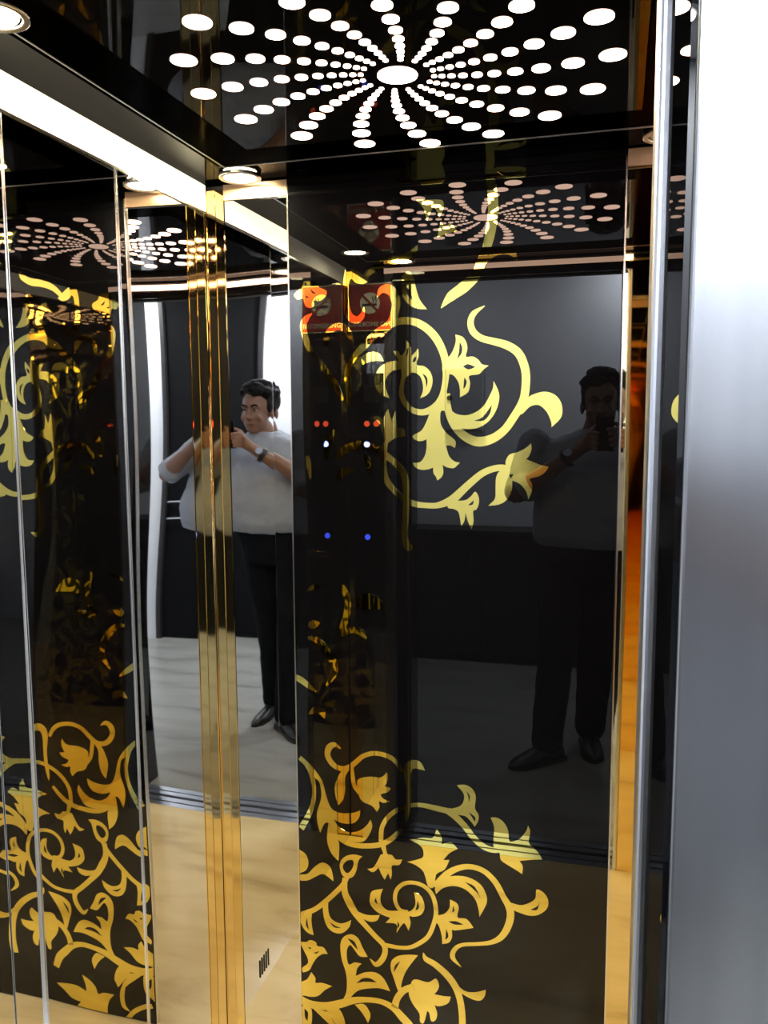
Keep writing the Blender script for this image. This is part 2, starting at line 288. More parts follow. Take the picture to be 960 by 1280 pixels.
 ('vine_stem',[(-7,146),(8,140),(28,136),(62,139),(95,151),(128,166),(160,174),(195,176),(224,166),(246,146),(264,127),(277,97)],[10.0,10.0,10.0,10.0,10.0,8.3,6.6,6.6,8.3,10.0,10.0,8.3],[]),
 ('leaf',[(95,151),(110,179),(113,209),(110,235),(101,263),(98,299),(107,320),(126,329),(142,321),(151,302),(164,280),(145,278),(132,292),(122,302),(114,289),(114,266),(119,253),(132,261),(149,261),(138,247),(135,228),(157,241),(183,245),(202,233),(217,205),(192,208),(163,202),(138,191),(118,167),(111,154)],None,[[(116,317),(132,312),(140,293),(129,303)],[(136,210),(151,225),(170,228),(184,221),(157,218)]]),
 ('leaf',[(131,156),(153,162),(166,148),(169,134),(163,116),(155,131),(144,145)],None,[]),
 ('vine_stem',[(28,133),(58,111),(78,94),(91,71)],[5.0,6.6,6.6,0.8],[]),
 ('leaf',[(52,135),(85,142),(101,127),(108,98),(94,85),(84,107),(71,121)],None,[]),
 ('leaf',[(-2,126),(22,129),(26,105),(21,80),(-1,62)],None,[[(7,122),(16,113),(14,92),(8,101)]]),
 ('leaf',[(282,305),(265,280),(251,255),(243,227),(243,209),(235,211),(225,240),(218,262),(221,282),(237,296),(262,303)],None,[[(241,284),(234,270),(226,254),(228,270)]]),
 ('vine_stem',[(271,226),(249,214),(233,191),(227,167)],[8.3,7.5,7.5,8.3],[]),
 ('flower',[(268,240),(280,246),(295,244),(308,245),(323,256),(330,241),(326,227),(319,218),(338,217),(357,219),(351,202),(332,191),(320,191),(326,172),(322,155),(312,151),(308,169),(303,174),(295,143),(286,145),(285,164),(268,187),(260,211)],None,[]),
 ('flower',[(442,650),(457,651),(471,642),(480,625),(483,602),(497,605),(508,614),(519,631),(522,642),(527,629),(524,605),(534,594),(545,584),(553,570),(534,567),(505,560),(512,549),(511,531),(501,537),(481,547),(465,557),(462,573),(450,582),(449,606),(450,630)],None,[]),
 ('vine_stem',[(349,654),(367,641),(387,622),(405,600),(426,583),(446,577),(465,580)],[8.3,7.5,7.0,7.0,7.0,6.3,6.3],[]),
 ('leaf',[(349,657),(373,666),(383,679),(383,697),(368,714),(387,717),(403,709),(410,692),(408,667),(416,653),(415,638),(408,625),(399,636),(387,646),(367,648)],None,[[(389,703),(397,693),(395,678),(393,693)],[(395,656),(409,646),(408,636)]]),
 ('flower',[(263,576),(295,585),(315,587),(324,609),(335,592),(335,575),(356,582),(371,569),(353,557),(339,539),(353,541),(342,517),(323,503),(319,474),(305,472),(295,504),(277,518),(257,523),(281,532),(294,541),(290,563)],None,[]),
 ('vine_stem',[(319,474),(346,506),(371,524),(399,532),(429,526),(454,504),(471,474),(485,450),(487,427),(479,399),(465,377),(444,363),(416,355),(382,347),(365,333),(361,313),(380,294)],[6.6,7.5,6.6,6.0,6.3,6.6,6.6,8.3,8.0,7.5,6.6,5.0,4.3,4.3,5.0,5.8,0.7],[]),
 ('leaf',[(321,474),(341,496),(364,506),(394,507),(421,495),(434,473),(435,452),(420,419),(417,439),(409,460),(388,478),(362,482),(338,473),(323,457)],None,[[(388,495),(409,487),(422,462),(412,476)]]),
 ('leaf',[(485,463),(508,460),(527,468),(540,481),(542,501),(558,495),(567,479),(564,460),(547,444),(528,439),(508,442),(492,448)],None,[[(530,453),(544,463),(549,474),(544,455)]]),
 ('flower',[(321,405),(341,413),(353,429),(354,449),(368,444),(374,432),(371,410),(389,410),(399,402),(407,391),(386,384),(365,378),(359,378),(359,361),(352,347),(337,341),(336,360),(329,384),(321,392)],None,[[(351,397),(368,400),(384,395),(365,392)],[(346,379),(351,362),(344,352)],[(362,437),(364,424),(359,420)]]),
 ('vine_stem',[(294,313),(300,299),(320,290),(347,270),(367,245),(377,218),(382,187),(383,152),(378,118)],[0.7,6.6,7.5,8.3,8.3,7.5,7.5,7.5,6.6],[]),
 ('leaf',[(364,257),(387,239),(411,240),(435,250),(433,235),(423,222),(405,222),(384,230),(372,239)],None,[]),
 ('flower',[(280,53),(244,59),(217,59),(192,50),(193,67),(202,93),(181,84),(164,69),(157,51),(140,58),(111,58),(125,41),(132,18),(131,-4),(150,4),(182,-18),(201,-14),(221,-14),(222,4),(211,17),(239,22),(257,37)],None,[]),
 ('leaf',[(95,120),(46,127),(73,97),(82,64),(80,36),(67,20),(88,27),(95,50),(91,80),(73,112),(99,80),(104,95)],None,[]),
 ('vine_stem',[(78,-3),(58,22),(31,40),(8,50)],[6,6,6,6],[]),
]
# ------------------------------------------------------------ cab floor
fl = MB().box(XL - .05, XR + .05, YF, YB + .05, -.06, 0).build('floor', 'cabfloor'); struct(fl, 'warm beige veined marble floor of the lift cab', 'floor')

# ------------------------------------------------------------ back wall: black panel with gold vine, mirror strips, gold corner posts
def gold_post(x0, x1, y, z0, z1, ny, parent):
    """vertical gold strip facing along y, pleated into shallow facets; ny=-1 faces the door"""
    w_ = x1 - x0
    prof = [(0, .001), (.02, .003), (.05, .003), (.06, .0008), (.48, .0010), (.49, .003), (.52, .003), (.53, .0010), (.94, .0008), (.95, .003), (.98, .003), (1, .001)]
    pts = [(x0 + a * w_, y + ny * d) for a, d in prof] + [(x1, y - ny * .008), (x0, y - ny * .008)]
    m = MB(); m.rings([[(a, b, z0) for a, b in pts], [(a, b, z1) for a, b in pts]])
    return m.build('gold_post', 'gold', parent)
wb = MB().box(XL - .08, XR + .08, YB + .012, YB + .06, 0, 2.1).build('wall_back', 'backing'); struct(wb, 'rear wall of the lift cab with black vine panel', 'wall')
pc = Vector((-.34, YB - .002, 0))
panel = MB().box(-.684, .004, YB - .005, YB + .008, .002, 1.993).build('black_panel', 'black', wb, at=pc); tag(panel, 'glossy black panel with gold vine ornament')
gold_post(XL, -.835, YB, 0, 2.0, -1, wb); gold_post(.175, XR, YB, 0, 2.0, -1, wb)
mb_ = MB().box(-.8345, -.6875, YB, YB + .008, 0, 1.976).build('mirror_panel', 'mirror', wb, at=(-.761, YB, 1)); mb_.rotation_euler.z = R(-.18)
MB().tube([(XL + .0006, YB - .0012, 0), (XL + .0006, YB - .0012, 1.975)], .0018, 10, dom=False).build('corner_bead', 'gold', wb, smooth=True)
MB().box(.0075, .1745, YB, YB + .008, 0, 1.976).build('mirror_panel', 'goldpale', wb); tag(wb.children[-1], 'gold-tinted mirror strip')
for x in (-.6858, .0058): MB().box(x - .0016, x + .0016, YB - .006, YB + .006, 0, 1.996).build('edge_bead', 'bead', wb)
for a, b in ((-.835, -.6875), (.0075, .175)): MB().box(a, b, YB - .004, YB + .008, 1.977, 2.009).build('cornice', 'copper', wb)
MB().box(-.69, .01, YB - .003, YB + .010, 1.995, 2.011).build('cornice', 'blackceil', wb)

def crv(p, closed, sharp=100, n=4):
    """Catmull-Rom through p, keeping sharp corners"""
    P = [Vector(q) for q in p]; N = len(P); out = []
    def corner(i):
        if not closed and i in (0, N - 1): return True
        a = P[i] - P[i - 1]; b = P[(i + 1) % N] - P[i]
        if a.length < 1e-6 or b.length < 1e-6: return True
        return math.degrees(a.angle(b)) > 180 - sharp
    C = [corner(i) for i in range(N)]
    for i in range(N if closed else N - 1):
        p1, p2 = P[i], P[(i + 1) % N]
        p0 = p1 - (p2 - p1) * .5 if C[i] else P[i - 1]
        p3 = p2 + (p2 - p1) * .5 if C[(i + 1) % N] else P[(i + 2) % N]
        for k in range(n):
            t = k / n
            out.append(.5 * ((2 * p1) + (p2 - p0) * t + (2 * p0 - 5 * p1 + 4 * p2 - p3) * t * t + (3 * p1 - p0 - 3 * p2 + p3) * t ** 3))
    if not closed: out.append(P[-1])
    return out
def slab(m, pts, y, th):
    """closed outline in (x,z) -> thin plate whose face looks towards -y"""
    f = [m.bm.verts.new((a, y - th, b)) for a, b in pts]; g = [m.bm.verts.new((a, y, b)) for a, b in pts]
    m.bm.faces.new(f); n = len(f)
    for i in range(n): m.bm.faces.new((f[i], g[i], g[(i + 1) % n], f[(i + 1) % n]))
YP = YB - .005
def ornament(items, parent, ox, y, sgn=1, zmin=.004, xmin=.001):
    for i, (kind, pts, wd, holes) in enumerate(items):
        m = MB(); th = .0006 + .00005 * (i % 7)
        if wd:
            c = crv([(a, b, 0) for a, b in pts], False, 60, 4); N = len(c); hw = []
            for k in range(N):
                t = k / (N - 1) * (len(wd) - 1); j = min(int(t), len(wd) - 2); hw.append(wd[j] + (wd[j + 1] - wd[j]) * (t - j))
            L, Rr = [], []
            for k in range(N):
                t = (c[min(k + 1, N - 1)] - c[max(k - 1, 0)]); t.normalize(); nn = Vector((-t.y, t.x, 0))
                L.append(c[k] + nn * hw[k]); Rr.append(c[k] - nn * hw[k])
            cl = lambda v: (ox + sgn * max(v.x / 1000, xmin), max(v.y / 1000, zmin))
            for yy in (y - th, y):
                pass
            fl_ = [m.bm.verts.new((cl(v)[0], y - th, cl(v)[1])) for v in L]; fr = [m.bm.verts.new((cl(v)[0], y - th, cl(v)[1])) for v in Rr]
            bl = [m.bm.verts.new((cl(v)[0], y, cl(v)[1])) for v in L]; br = [m.bm.verts.new((cl(v)[0], y, cl(v)[1])) for v in Rr]
            for k in range(N - 1):
                m.bm.faces.new((fl_[k], fl_[k + 1], fr[k + 1], fr[k])); m.bm.faces.new((fl_[k], bl[k], bl[k + 1], fl_[k + 1])); m.bm.faces.new((fr[k], fr[k + 1], br[k + 1], br[k]))
        else:
            q = [(ox + sgn * max(v.x / 1000, xmin), max(v.y / 1000, zmin)) for v in crv([(a, b, 0) for a, b in pts], True, 75, 3)]
            slab(m, q, y, th)
        o = m.build(kind, 'inlay', parent)
        for h in holes:      # black cut-outs
            m = MB(); q = [(ox + sgn * max(v.x / 1000, xmin), max(v.y / 1000, zmin)) for v in crv([(a, b, 0) for a, b in h], True, 75, 3)]
            slab(m, q, y, th + .0003); m.build('cut_out', 'black', panel if parent is panel else parent)
ornament(MOTIF, panel, -.684, YP)
panel.rotation_euler.z = R(0.45)

# ------------------------------------------------------------ left and right walls: mirror sheets, light strips
def side_wall(side):
    s = -1 if side == 'left' else 1; X = XL if s < 0 else XR
    def bx(a, b, *q):    # a,b = depth into the wall
        x0, x1 = X + s * a, X + s * b
        return MB().box(min(x0, x1), max(x0, x1), *q)
    w_ = bx(.010, .06, YF - .06, YB + .06, 0, 2.1).build('wall_' + side, 'backing'); struct(w_, '%s wall of the lift cab in mirror steel sheets' % side, 'wall')
    for y0, y1, tilt in ((1.3615, YB, 0), (1.0685, 1.3585, 0), (1.0, 1.0655, .14), (YF, .999, .14)):
        o = bx(0, .008, y0, y1, 0, 1.954).build('mirror_panel', 'mirror', w_, at=(X, (y0 + y1) / 2, 1.0)); o.rotation_euler.y = R(tilt)
        if s < 0: o.rotation_euler.z = R(.55)
        if tilt: o.location.x += s * .002
    for y in (1.36, 1.067): bx(-.0008, .006, y - .0018, y + .0018, 0, 1.954).build('edge_bead', 'bead', w_)
    bx(-.003, .006, YF, YB - .005, 1.955, 2.011).build('light_strip', 'strip', w_)
    bx(-.0035, .007, YF, YB - .005, 1.9515, 1.9555).build('edge_bead', 'bead', w_)
    if s < 0:
        for k in range(5): bx(-.0022, .003, 1.455 + k * .0135, 1.459 + k * .0135, .028, .075).build('vent_slot', 'vent', w_)
    return w_
side_wall('left'); side_wall('right')

# ------------------------------------------------------------ front wall of the cab around the doorway
DX0, DX1, DZ = -.715, .020, 1.962
wf = MB().box(XL - .06, DX0 - .012, YF - .05, YF - .012, 0, 2.1).box(DX1 + .012, XR + .06, YF - .05, YF - .012, 0, 2.1).box(DX0 - .012, DX1 + .012, YF - .05, YF - .012, DZ + .01, 2.1).build('wall_front', 'backing'); struct(wf, 'front wall of the lift cab around the doorway', 'wall')
gold_post(XL, -.835, YF - .006, 0, 2.0, 1, wf)
MB().box(-.8345, DX0 - .030, YF - .012, YF, 0, 2.004).build('return_panel', 'mirror', wf)
MB().box(DX0 - .0295, DX0, YF - .05, YF + .001, 0, DZ).build('door_post', 'brushed', wf, bevel=.003)
MB().box(DX1, DX1 + .013, YF - .055, YF + .001, 0, DZ).build('door_post', 'alu', wf, bevel=.005, seg=4)
rp = MB().box(DX1 + .0135, XR, YF - .012, YF, 0, 2.004).build('return_panel', 'goldpale', wf)
MB().box(DX0, DX1 + .0135, YF - .012, YF, DZ, 1.9875).build('door_head', 'black', wf)
MB().box(DX0 - .03, DX1 + .0135, YF - .010, YF + .002, 1.988, 2.004).build('light_strip', 'stripfront', wf)
MB().box(DX0, DX1, YF - .06, YF - .03, DZ - .004, DZ + .012).build('door_header_rail', 'rubber', wf)

# ------------------------------------------------------------ ceiling
ce = MB().box(XL - .06, XR + .06, YF - .05, YB + .06, ZC, 2.1).build('ceiling', 'margin'); struct(ce, 'black mirror-gloss ceiling of the lift cab', 'ceiling')
cx, cy = -.326, 1.246
fx0, fx1, fy0, fy1 = -.772, .118, .772, 1.578
ix0, ix1, iy0, iy1 = -.685, .028, .862, 1.492
for b in ((fx0, ix0, fy0, fy1), (ix1, fx1, fy0, fy1), (ix0, ix1, fy0, iy0), (ix0, ix1, iy1, fy1)):
    MB().box(*b, ZC - .004, ZC + .004).build('frame_bar', 'barmatte', ce, bevel=.0015)
e_ = .0016
for b in ((fx0 - e_, fx0 + e_, fy0, fy1), (fx1 - e_, fx1 + e_, fy0, fy1), (fx0, fx1, fy1 - e_, fy1 + e_), (fx0, fx1, fy0 - e_, fy0 + e_)):
    MB().box(*b, ZC - .0055, ZC + .002).build('frame_edge', 'alu', ce)
lp = MB().box(ix0 + .001, ix1 - .001, iy0 + .001, iy1 - .001, 2.008, 2.016).build('light_panel', 'blackceil', ce, at=(cx, cy, 2.008))
disc = {}
def dot(x, y, r):
    key = round(r, 4)
    if key not in disc:
        o = MB().cyl((cx, cy, 2.0068), (0, 0, 1), r, .0015, 20).build('light_dot', 'dot', lp); disc[key] = o
        o.location = Vector((x - cx, y - cy, 0))
    else: copyobj(disc[key], lp, Vector((x - cx, y - cy, 0)))
dot(cx, cy, .030)
for k in range(16):
    for j in range(10):
        r = .308 * .825 ** j
        a = R(k * 22.5 + 3.5) + R(62) * (.308 - r)
        dot(cx + r * math.cos(a), cy + r * math.sin(a), .0190 * (r / .308) ** .9)
def spot(loc, lit, label):
    t = empty('ceiling_spotlight', loc)
    MB().ring(loc, (0, 0, -1), .044, .034, .008, 32).build('rim', 'bead', t, smooth=False, bevel=.002)
    MB().cyl(Vector(loc), (0, 0, -1), .0338, .005, 28, .030).build('lens', 'spot' if lit else 'spotoff', t)
    tag(t, label, 'spotlight', 'spotlights in the ceiling margin')
spot((-.768, 1.640, ZC - .003), True, 'lit warm spotlight in the rear left ceiling corner')
spot((-.765, .925, ZC), True, 'lit warm spotlight at the left ceiling edge nearer the door')
spot((-.66, .765, ZC - .003), True, 'lit warm spotlight above the no smoking sign by the door')
spot((.075, 1.632, ZC), False, 'unlit spotlight in the rear right ceiling corner')

# ------------------------------------------------------------ door frame of the landing, sills
d1 = empty('door_1', (-.32, .47, 0)); struct(d1, 'brushed steel landing door frame of the lift', 'door frame')
JR, JL = .031, -.685
MB().box(JR, JR + .34, .42, .52, 0, 2.30).build('jamb', 'brushed', d1, bevel=.0022, seg=3)
MB().box(JL - .34, JL, .42, .52, 0, 2.30).build('jamb', 'brushed', d1, bevel=.0022, seg=3)
MB().box(JL, JR, .42, .52, 2.0, 2.30).build('head_jamb', 'brushed', d1, bevel=.0022)
rv = MB().box(JR - .0030, JR + .002, .424, .517, .002, 1.998).build('reveal_plate', 'black', d1, at=(JR, .424, 1)); rv.rotation_euler.z = R(1.4)
MB().box(JL - .002, JL + .0012, .424, .517, .002, 1.998).build('reveal_plate', 'black', d1)
for x0, x1 in ((JR + .002, JR + .30), (JL - .30, JL - .004)): MB().box(x0, x1, .532, .565, 0, 2.0).build('door_leaf', 'rubber', d1, bevel=.003)
t1 = empty('trim_1', (-.33, .59, 0)); struct(t1, 'ribbed aluminium door sills between cab and landing', 'sill')
for y0, y1, m_, z in ((.505, .535, 'alu', .0), (.535, .545, 'rubber', -.006), (.545, .572, 'alu', .001), (.572, .592, 'rubber', -.01), (.592, .622, 'alu', .001), (.622, .630, 'rubber', -.006), (.630, .660, 'alu', .001)):
    MB().box(DX0 - .05, DX1 + .05, y0, y1, -.05, z).build('sill_bar', m_, t1)

# ------------------------------------------------------------ landing (seen in the reflections)
HX0, HX1, HY, HZ = -2.3, 2.1, -1.85, 2.55
struct(MB().box(HX0, HX1, HY - .1, .505, -.06, 0).build('floor', 'hallfloor'), 'pale grey marble floor of the landing', 'floor')
struct(MB().box(HX0, HX1, HY - .1, .6, HZ, HZ + .08).build('ceiling', 'whitepaint'), 'white ceiling of the landing', 'ceiling')
struct(MB().box(HX0, .615, HY - .1, HY, 0, HZ).box(1.26, HX1, HY - .1, HY, 0, HZ).box(.615, 1.26, HY - .1, HY, 2.50, HZ).build('wall_opposite', 'whitepaint'), 'pale landing wall facing the lift door', 'wall')
struct(MB().box(HX0 - .1, HX0, HY - .1, .6, 0, HZ).build('wall_landing_left', 'whitepaint'), 'pale side wall of the landing', 'wall')
struct(MB().box(HX1, HX1 + .1, HY - .1, .6, 0, HZ).build('wall_landing_right', 'whitepaint'), 'pale far side wall of the landing', 'wall')
struct(MB().box(HX0, JL - .34, .43, .60, 0, HZ).box(JR + .34, HX1, .43, .60, 0, HZ).box(JL - .34, JR + .34, .43, .60, 2.30, HZ).build('wall_landing_front', 'whitepaint'), 'landing wall around the lift door frame', 'wall')
d2 = empty('door_2', (.937, HY, 0)); struct(d2, 'dark doorway with a charcoal door leaf on the landing', 'door')
MB().box(.63, 1.245, HY - .06, HY - .02, .005, 2.48).build('door_leaf', 'darkwall', d2, bevel=.003)
for b in ((.615, .65), (1.225, 1.26)): MB().box(*b, HY - .09, HY + .012, 0, 2.50).build('door_jamb', 'darkwood', d2)
MB().box(.65, 1.225, HY - .09, HY + .012, 2.46, 2.50).build('door_jamb', 'darkwood', d2)
for z in (.78, .90): MB().tube([(1.08, HY - .005, z), (1.215, HY - .005, z)], .006, 8).build('pull_bar', 'alu', d2, smooth=True)
cb = empty('low_cabinet', (-.75, -1.725, 0)); tag(cb, 'low black cabinet standing along the pale landing wall', 'cabinet')
MB().box(-1.75, .30, -1.845, -1.622, .05, .80).build('body', 'darkwood', cb)
MB().box(-1.77, .32, -1.848, -1.598, .80, .83).build('top', 'darkwood', cb, bevel=.004)
MB().box(-1.73, .28, -1.845, -1.64, 0, .05).build('plinth', 'darkwood', cb)
for k in range(4):
    x = -1.74 + k * .51; dr = MB().box(x, x + .50, -1.622, -1.604, .06, .795).build('door', 'darkwood', cb, bevel=.003)
    MB().tube([(x + .44, -1.598, .60), (x + .44, -1.598, .70)], .005, 8).build('handle', 'rubber', dr, smooth=True)
eb = empty('electrical_box', (-.88, HY, 1.43)); tag(eb, 'shallow grey electrical box on the pale landing wall', 'electrical box')
MB().box(-1.0, -.76, HY, HY + .05, 1.43, 1.83).build('housing', 'boxgrey', eb, bevel=.004)
MB().box(-.99, -.77, HY + .051, HY + .06, 1.44, 1.82).build('door', 'boxgrey', eb, bevel=.003)
MB().cyl((-.965, HY + .06, 1.64), (0, 1, 0), .016, .014, 16).build('lock', 'rubber', eb)
for i, (x, y, lab) in enumerate(((.20, -1.55, 'round landing downlight close to the pale wall beside the dark doorway'), (1.42, -1.45, 'round landing downlight to the right of the dark doorway'), (-.95, -1.20, 'round landing downlight near the electrical box'), (-.75, .10, 'round landing downlight over the left door jamb'))):
    t = empty('landing_downlight', (x, y, HZ))
    MB().ring((x, y, HZ), (0, 0, -1), .085, .07, .01, 28).build('rim', 'white', t)
    MB().cyl((x, y, HZ), (0, 0, -1), .069, .006, 24).build('lens', 'halllamp', t)
    tag(t, lab, 'downlight', 'downlights in the landing ceiling')
    a = area('landing_lamp', (x, y, HZ - .012), .13, HALL_W * (3.2, 1.6, 1.2, .4)[i], (.90, .95, 1.0)); a.parent = t; a.location = (0, 0, -.012)

# ------------------------------------------------------------ control panel and no smoking sign on the front return
cp = empty('control_panel', (-.787, YF, .95)); tag(cp, 'slim black lift control panel with round red and blue lit buttons', 'control panel')
MB().box(-.828, -.748, YF, YF + .004, .93, 1.66).build('face_plate', 'black', cp, bevel=.0015)
rows = [(1.49, 'ledred', 'ledred'), (1.42, 'ledblue', 'spotoff'), (1.35, 'spotoff', 'spotoff'), (1.28, 'spotoff', 'spotoff'), (1.21, 'spotoff', 'spotoff'), (1.10, 'ledblue', 'spotoff')]
for z, a, b in rows:
    for x, m_ in ((-.806, a), (-.772, b)):
        bt = MB().ring((x, YF + .004, z), (0, 1, 0), .0135, .0100, .005, 20).build('button_ring', 'gold', cp)
        MB().cyl((x, YF + .004, z), (0, 1, 0), .0085 if m_ == 'spotoff' else .0098, .004, 18).build('button_cap', 'black' if m_ == 'spotoff' else m_, bt)
MB().box(-.812, -.766, YF + .004, YF + .012, 1.025, 1.045).build('key_switch', 'gold', cp, bevel=.003)
MB().box(-.816, -.760, YF + .004, YF + .006, 1.56, 1.62).build('display', 'ink', cp)
sg = empty('no_smoking_sign', (-.792, YF + .006, 1.80)); tag(sg, 'square red NO SMOKING sign high beside the lift door', 'sign')
sx0, sx1, sz0, sz1 = -.868, -.716, 1.800, 1.956
MB().box(sx0, sx1, YF + .0055, YF + .0085, sz0, sz1).build('board', 'red', sg)
for b in ((sx0, sx1, sz0, sz0 + .003), (sx0, sx1, sz1 - .003, sz1), (sx0, sx0 + .003, sz0, sz1), (sx1 - .003, sx1, sz0, sz1)):
    MB().box(b[0], b[1], YF + .0086, YF + .0092, b[2], b[3]).build('border', 'white', sg)
sc_ = Vector(((sx0 + sx1) / 2, YF + .0086, 1.892))
MB().cyl(sc_, (0, 1, 0), .040, .0006, 32).build('disc', 'white', sg)
MB().ring(sc_ + Vector((0, .0006, 0)), (0, 1, 0), .042, .035, .0006, 32).build('prohibition_ring', 'red', sg)
def plate(name, m_, pts, y, th, parent):
    m = MB(); f = [m.bm.verts.new((a, y + th, b)) for a, b in pts]; g = [m.bm.verts.new((a, y, b)) for a, b in pts]
    m.bm.faces.new(f); n = len(f)
    for i in range(n): m.bm.faces.new((f[i], g[i], g[(i + 1) % n], f[(i + 1) % n]))
    return m.build(name, m_, parent)
X0, Z0 = sc_.x, sc_.z
plate('cigarette', 'ink', [(X0 - .026, Z0 - .010), (X0 + .024, Z0 - .010), (X0 + .024, Z0 - .002), (X0 - .026, Z0 - .002)], YF + .0093, .0004, sg)
for dx in (0, .009): plate('smoke_wisp', 'ink', [(X0 + .010 + dx, Z0), (X0 + .013 + dx, Z0), (X0 + .016 + dx, Z0 + .008), (X0 + .011 + dx, Z0 + .015), (X0 + .014 + dx, Z0 + .023), (X0 + .010 + dx, Z0 + .023), (X0 + .007 + dx, Z0 + .014), (X0 + .012 + dx, Z0 + .008)], YF + .0093, .0004, sg)
plate('slash', 'red', [(X0 - .029, Z0 + .024), (X0 - .024, Z0 + .029), (X0 + .029, Z0 - .024), (X0 + .024, Z0 - .029)], YF + .0098, .0005, sg)
def text(s, size, loc, rot, m_, parent, name='lettering'):
    c = bpy.data.curves.new(name, 'FONT'); c.body = s; c.size = size; c.align_x = 'CENTER'; c.extrude = .0003; c.resolution_u = 2; c.offset = size * .012
    o = bpy.data.objects.new(name, c); COL.objects.link(o)
    me = bpy.data.meshes.new_from_object(o.evaluated_get(bpy.context.evaluated_depsgraph_get())); bpy.data.objects.remove(o)
    o = bpy.data.objects.new(name, me); COL.objects.link(o); me.materials.append(M[m_]); o.parent = parent
    o.location = Vector(loc) - org(parent); o.rotation_euler = rot; return o
text('NO SMOKING', .0225, (X0, YF + .0093, 1.815), (R(90), 0, R(180)), 'white', sg)

# ------------------------------------------------------------ person taking the picture
HC = Vector((-.038, -.33, 1.560))      # head centre
pe = empty('person', (-.12, -.30, 0)); tag(pe, 'person in white rolled-sleeve shirt and dark trousers photographing with a phone', 'person')
RW, LW = Vector((.055, -.075, 1.405)), Vector((-.125, -.085, 1.375))     # wrists
RE, LE = Vector((.315, -.22, 1.235)), Vector((-.375, -.20, 1.185))       # elbows
RS, LS = Vector((.150, -.36, 1.39)), Vector((-.315, -.36, 1.395))       # shoulders
LA, RA = Vector((-.235, -.19, .09)), Vector((-.055, -.40, .09))          # ankles
LK, RK = Vector((-.205, -.25, .50)), Vector((-.035, -.355, .50))
LH, RH = Vector((-.195, -.35, .92)), Vector((.005, -.36, .92))
b = MB()
yaw = R(2)
b.loft([(-.095, -.36, .88, .155, .115), (-.095, -.355, 1.0, .185, .145), (-.095, -.35, 1.1, .185, .15), (-.095, -.355, 1.22, .18, .135), (-.095, -.365, 1.33, .18, .115), (-.095, -.37, 1.40, .15, .09), (-.064, -.365, 1.445, .06, .055)], 20)
b.tube([(-.07, -.362, 1.40), (-.048, -.352, 1.49)], [.060, .055], 14)
# head: skull, face, jaw, nose, brow, ears
b.ell(HC + Vector((0, -.015, .035)), (.076, .094, .092)); b.ell(HC + Vector((0, .018, -.03)), (.064, .070, .085)); b.ell(HC + Vector((0, .035, -.085)), (.040, .043, .030))
b.tube([HC + Vector((0, .085, .012)), HC + Vector((0, .098, -.012)), HC + Vector((0, .106, -.030))], [.009, .012, .015], 8); b.ell(HC + Vector((0, .090, -.034)), (.020, .014, .009))
b.ell(HC + Vector((-.028, .070, .028)), (.026, .016, .009)); b.ell(HC + Vector((.028, .070, .028)), (.026, .016, .009))
b.ell(HC + Vector((-.04, .062, -.03)), (.020, .016, .018)); b.ell(HC + Vector((.04, .062, -.03)), (.020, .016, .018))
b.ell(HC + Vector((0, .080, -.060)), (.024, .012, .010))
for s in (-1, 1): b.ell(HC + Vector((s * .079, -.012, -.008)), (.010, .018, .031))
def arm(S_, E_, W_):
    b.tube([S_, S_.lerp(E_, .4), E_], [.056, .050, .043], 12); b.tube([E_, E_.lerp(W_, .25), E_.lerp(W_, .7), W_], [.043, .046, .034, .028], 12)
arm(RS, RE, RW); arm(LS, LE, LW)
for h_, k_, a_ in ((LH, LK, LA), (RH, RK, RA)):
    b.tube([h_, h_.lerp(k_, .5), k_], [.095, .078, .060], 14); b.tube([k_, k_.lerp(a_, .3), a_], [.055, .056, .042], 12)
# phone frame: lens at the camera, body behind it
def pw(x, y, z): return CAMM @ Vector((x, y, z))
# phone spans x -.060..+.012 (photographer's right is +x), y -.128...+.012 in camera axes, z .006...014
def hand(W_, knuck, fingers, thumb):
    kc = sum((Vector(k) for k in knuck), Vector()) / 4
    b.tube([W_, W_.lerp(kc, .45)], [.027, .030], 10)
    for k in knuck: b.tube([W_.lerp(kc, .2), W_.lerp(Vector(k), .65), k], [.020, .0165, .0115], 8)
    for f in fingers: b.tube(f, [.0100, .0095, .0088, .0080][:len(f)], 8)
    b.tube(thumb, [.0150, .0115, .0100, .0088], 8)
# right hand holds the right edge; four fingers curl across the back (camera side), thumb on the screen side
rk = [pw(.030, -.036 - .021 * i, .030 + .002 * i) for i in range(4)]
rf = [[rk[i], pw(.029, -.036 - .021 * i, .006), pw(.014, -.037 - .021 * i, -.0085), pw(-.010 + .004 * i, -.038 - .021 * i, -.0095)] for i in range(4)]
hand(RW, rk, rf, [RW.lerp(rk[0], .35), pw(.034, -.030, .050), pw(.012, -.020, .031), pw(-.010, -.018, .026)])
lk_ = [pw(-.080, -.050 - .021 * i, .030 + .002 * i) for i in range(4)]
lf = [[lk_[i], pw(-.079, -.050 - .021 * i, .006), pw(-.064, -.051 - .021 * i, -.0085), pw(-.042 - .004 * i, -.052 - .021 * i, -.0095)] for i in range(4)]
hand(LW, lk_, lf, [LW.lerp(lk_[0], .35), pw(-.084, -.044, .050), pw(-.062, -.032, .031), pw(-.042, -.030, .026)])
b.build('body', 'skin', pe, remesh=.0052, sm=3)
for s in (-1, 1):
    e = MB().ell(HC + Vector((s * .029, .0745, .012)), (.0105, .009, .0055)).build('eye', 'eyew', pe, smooth=True)
    MB().ell(HC + Vector((s * .029, .0835, .012)), (.0055, .003, .0055)).build('iris', 'hair', e, smooth=True)
    MB().tube([HC + Vector((s * .012, .090, .030)), HC + Vector((s * .030, .087, .037)), HC + Vector((s * .048, .074, .032))], [.004, .005, .003], 8).build('eyebrow', 'hair', pe, smooth=True)
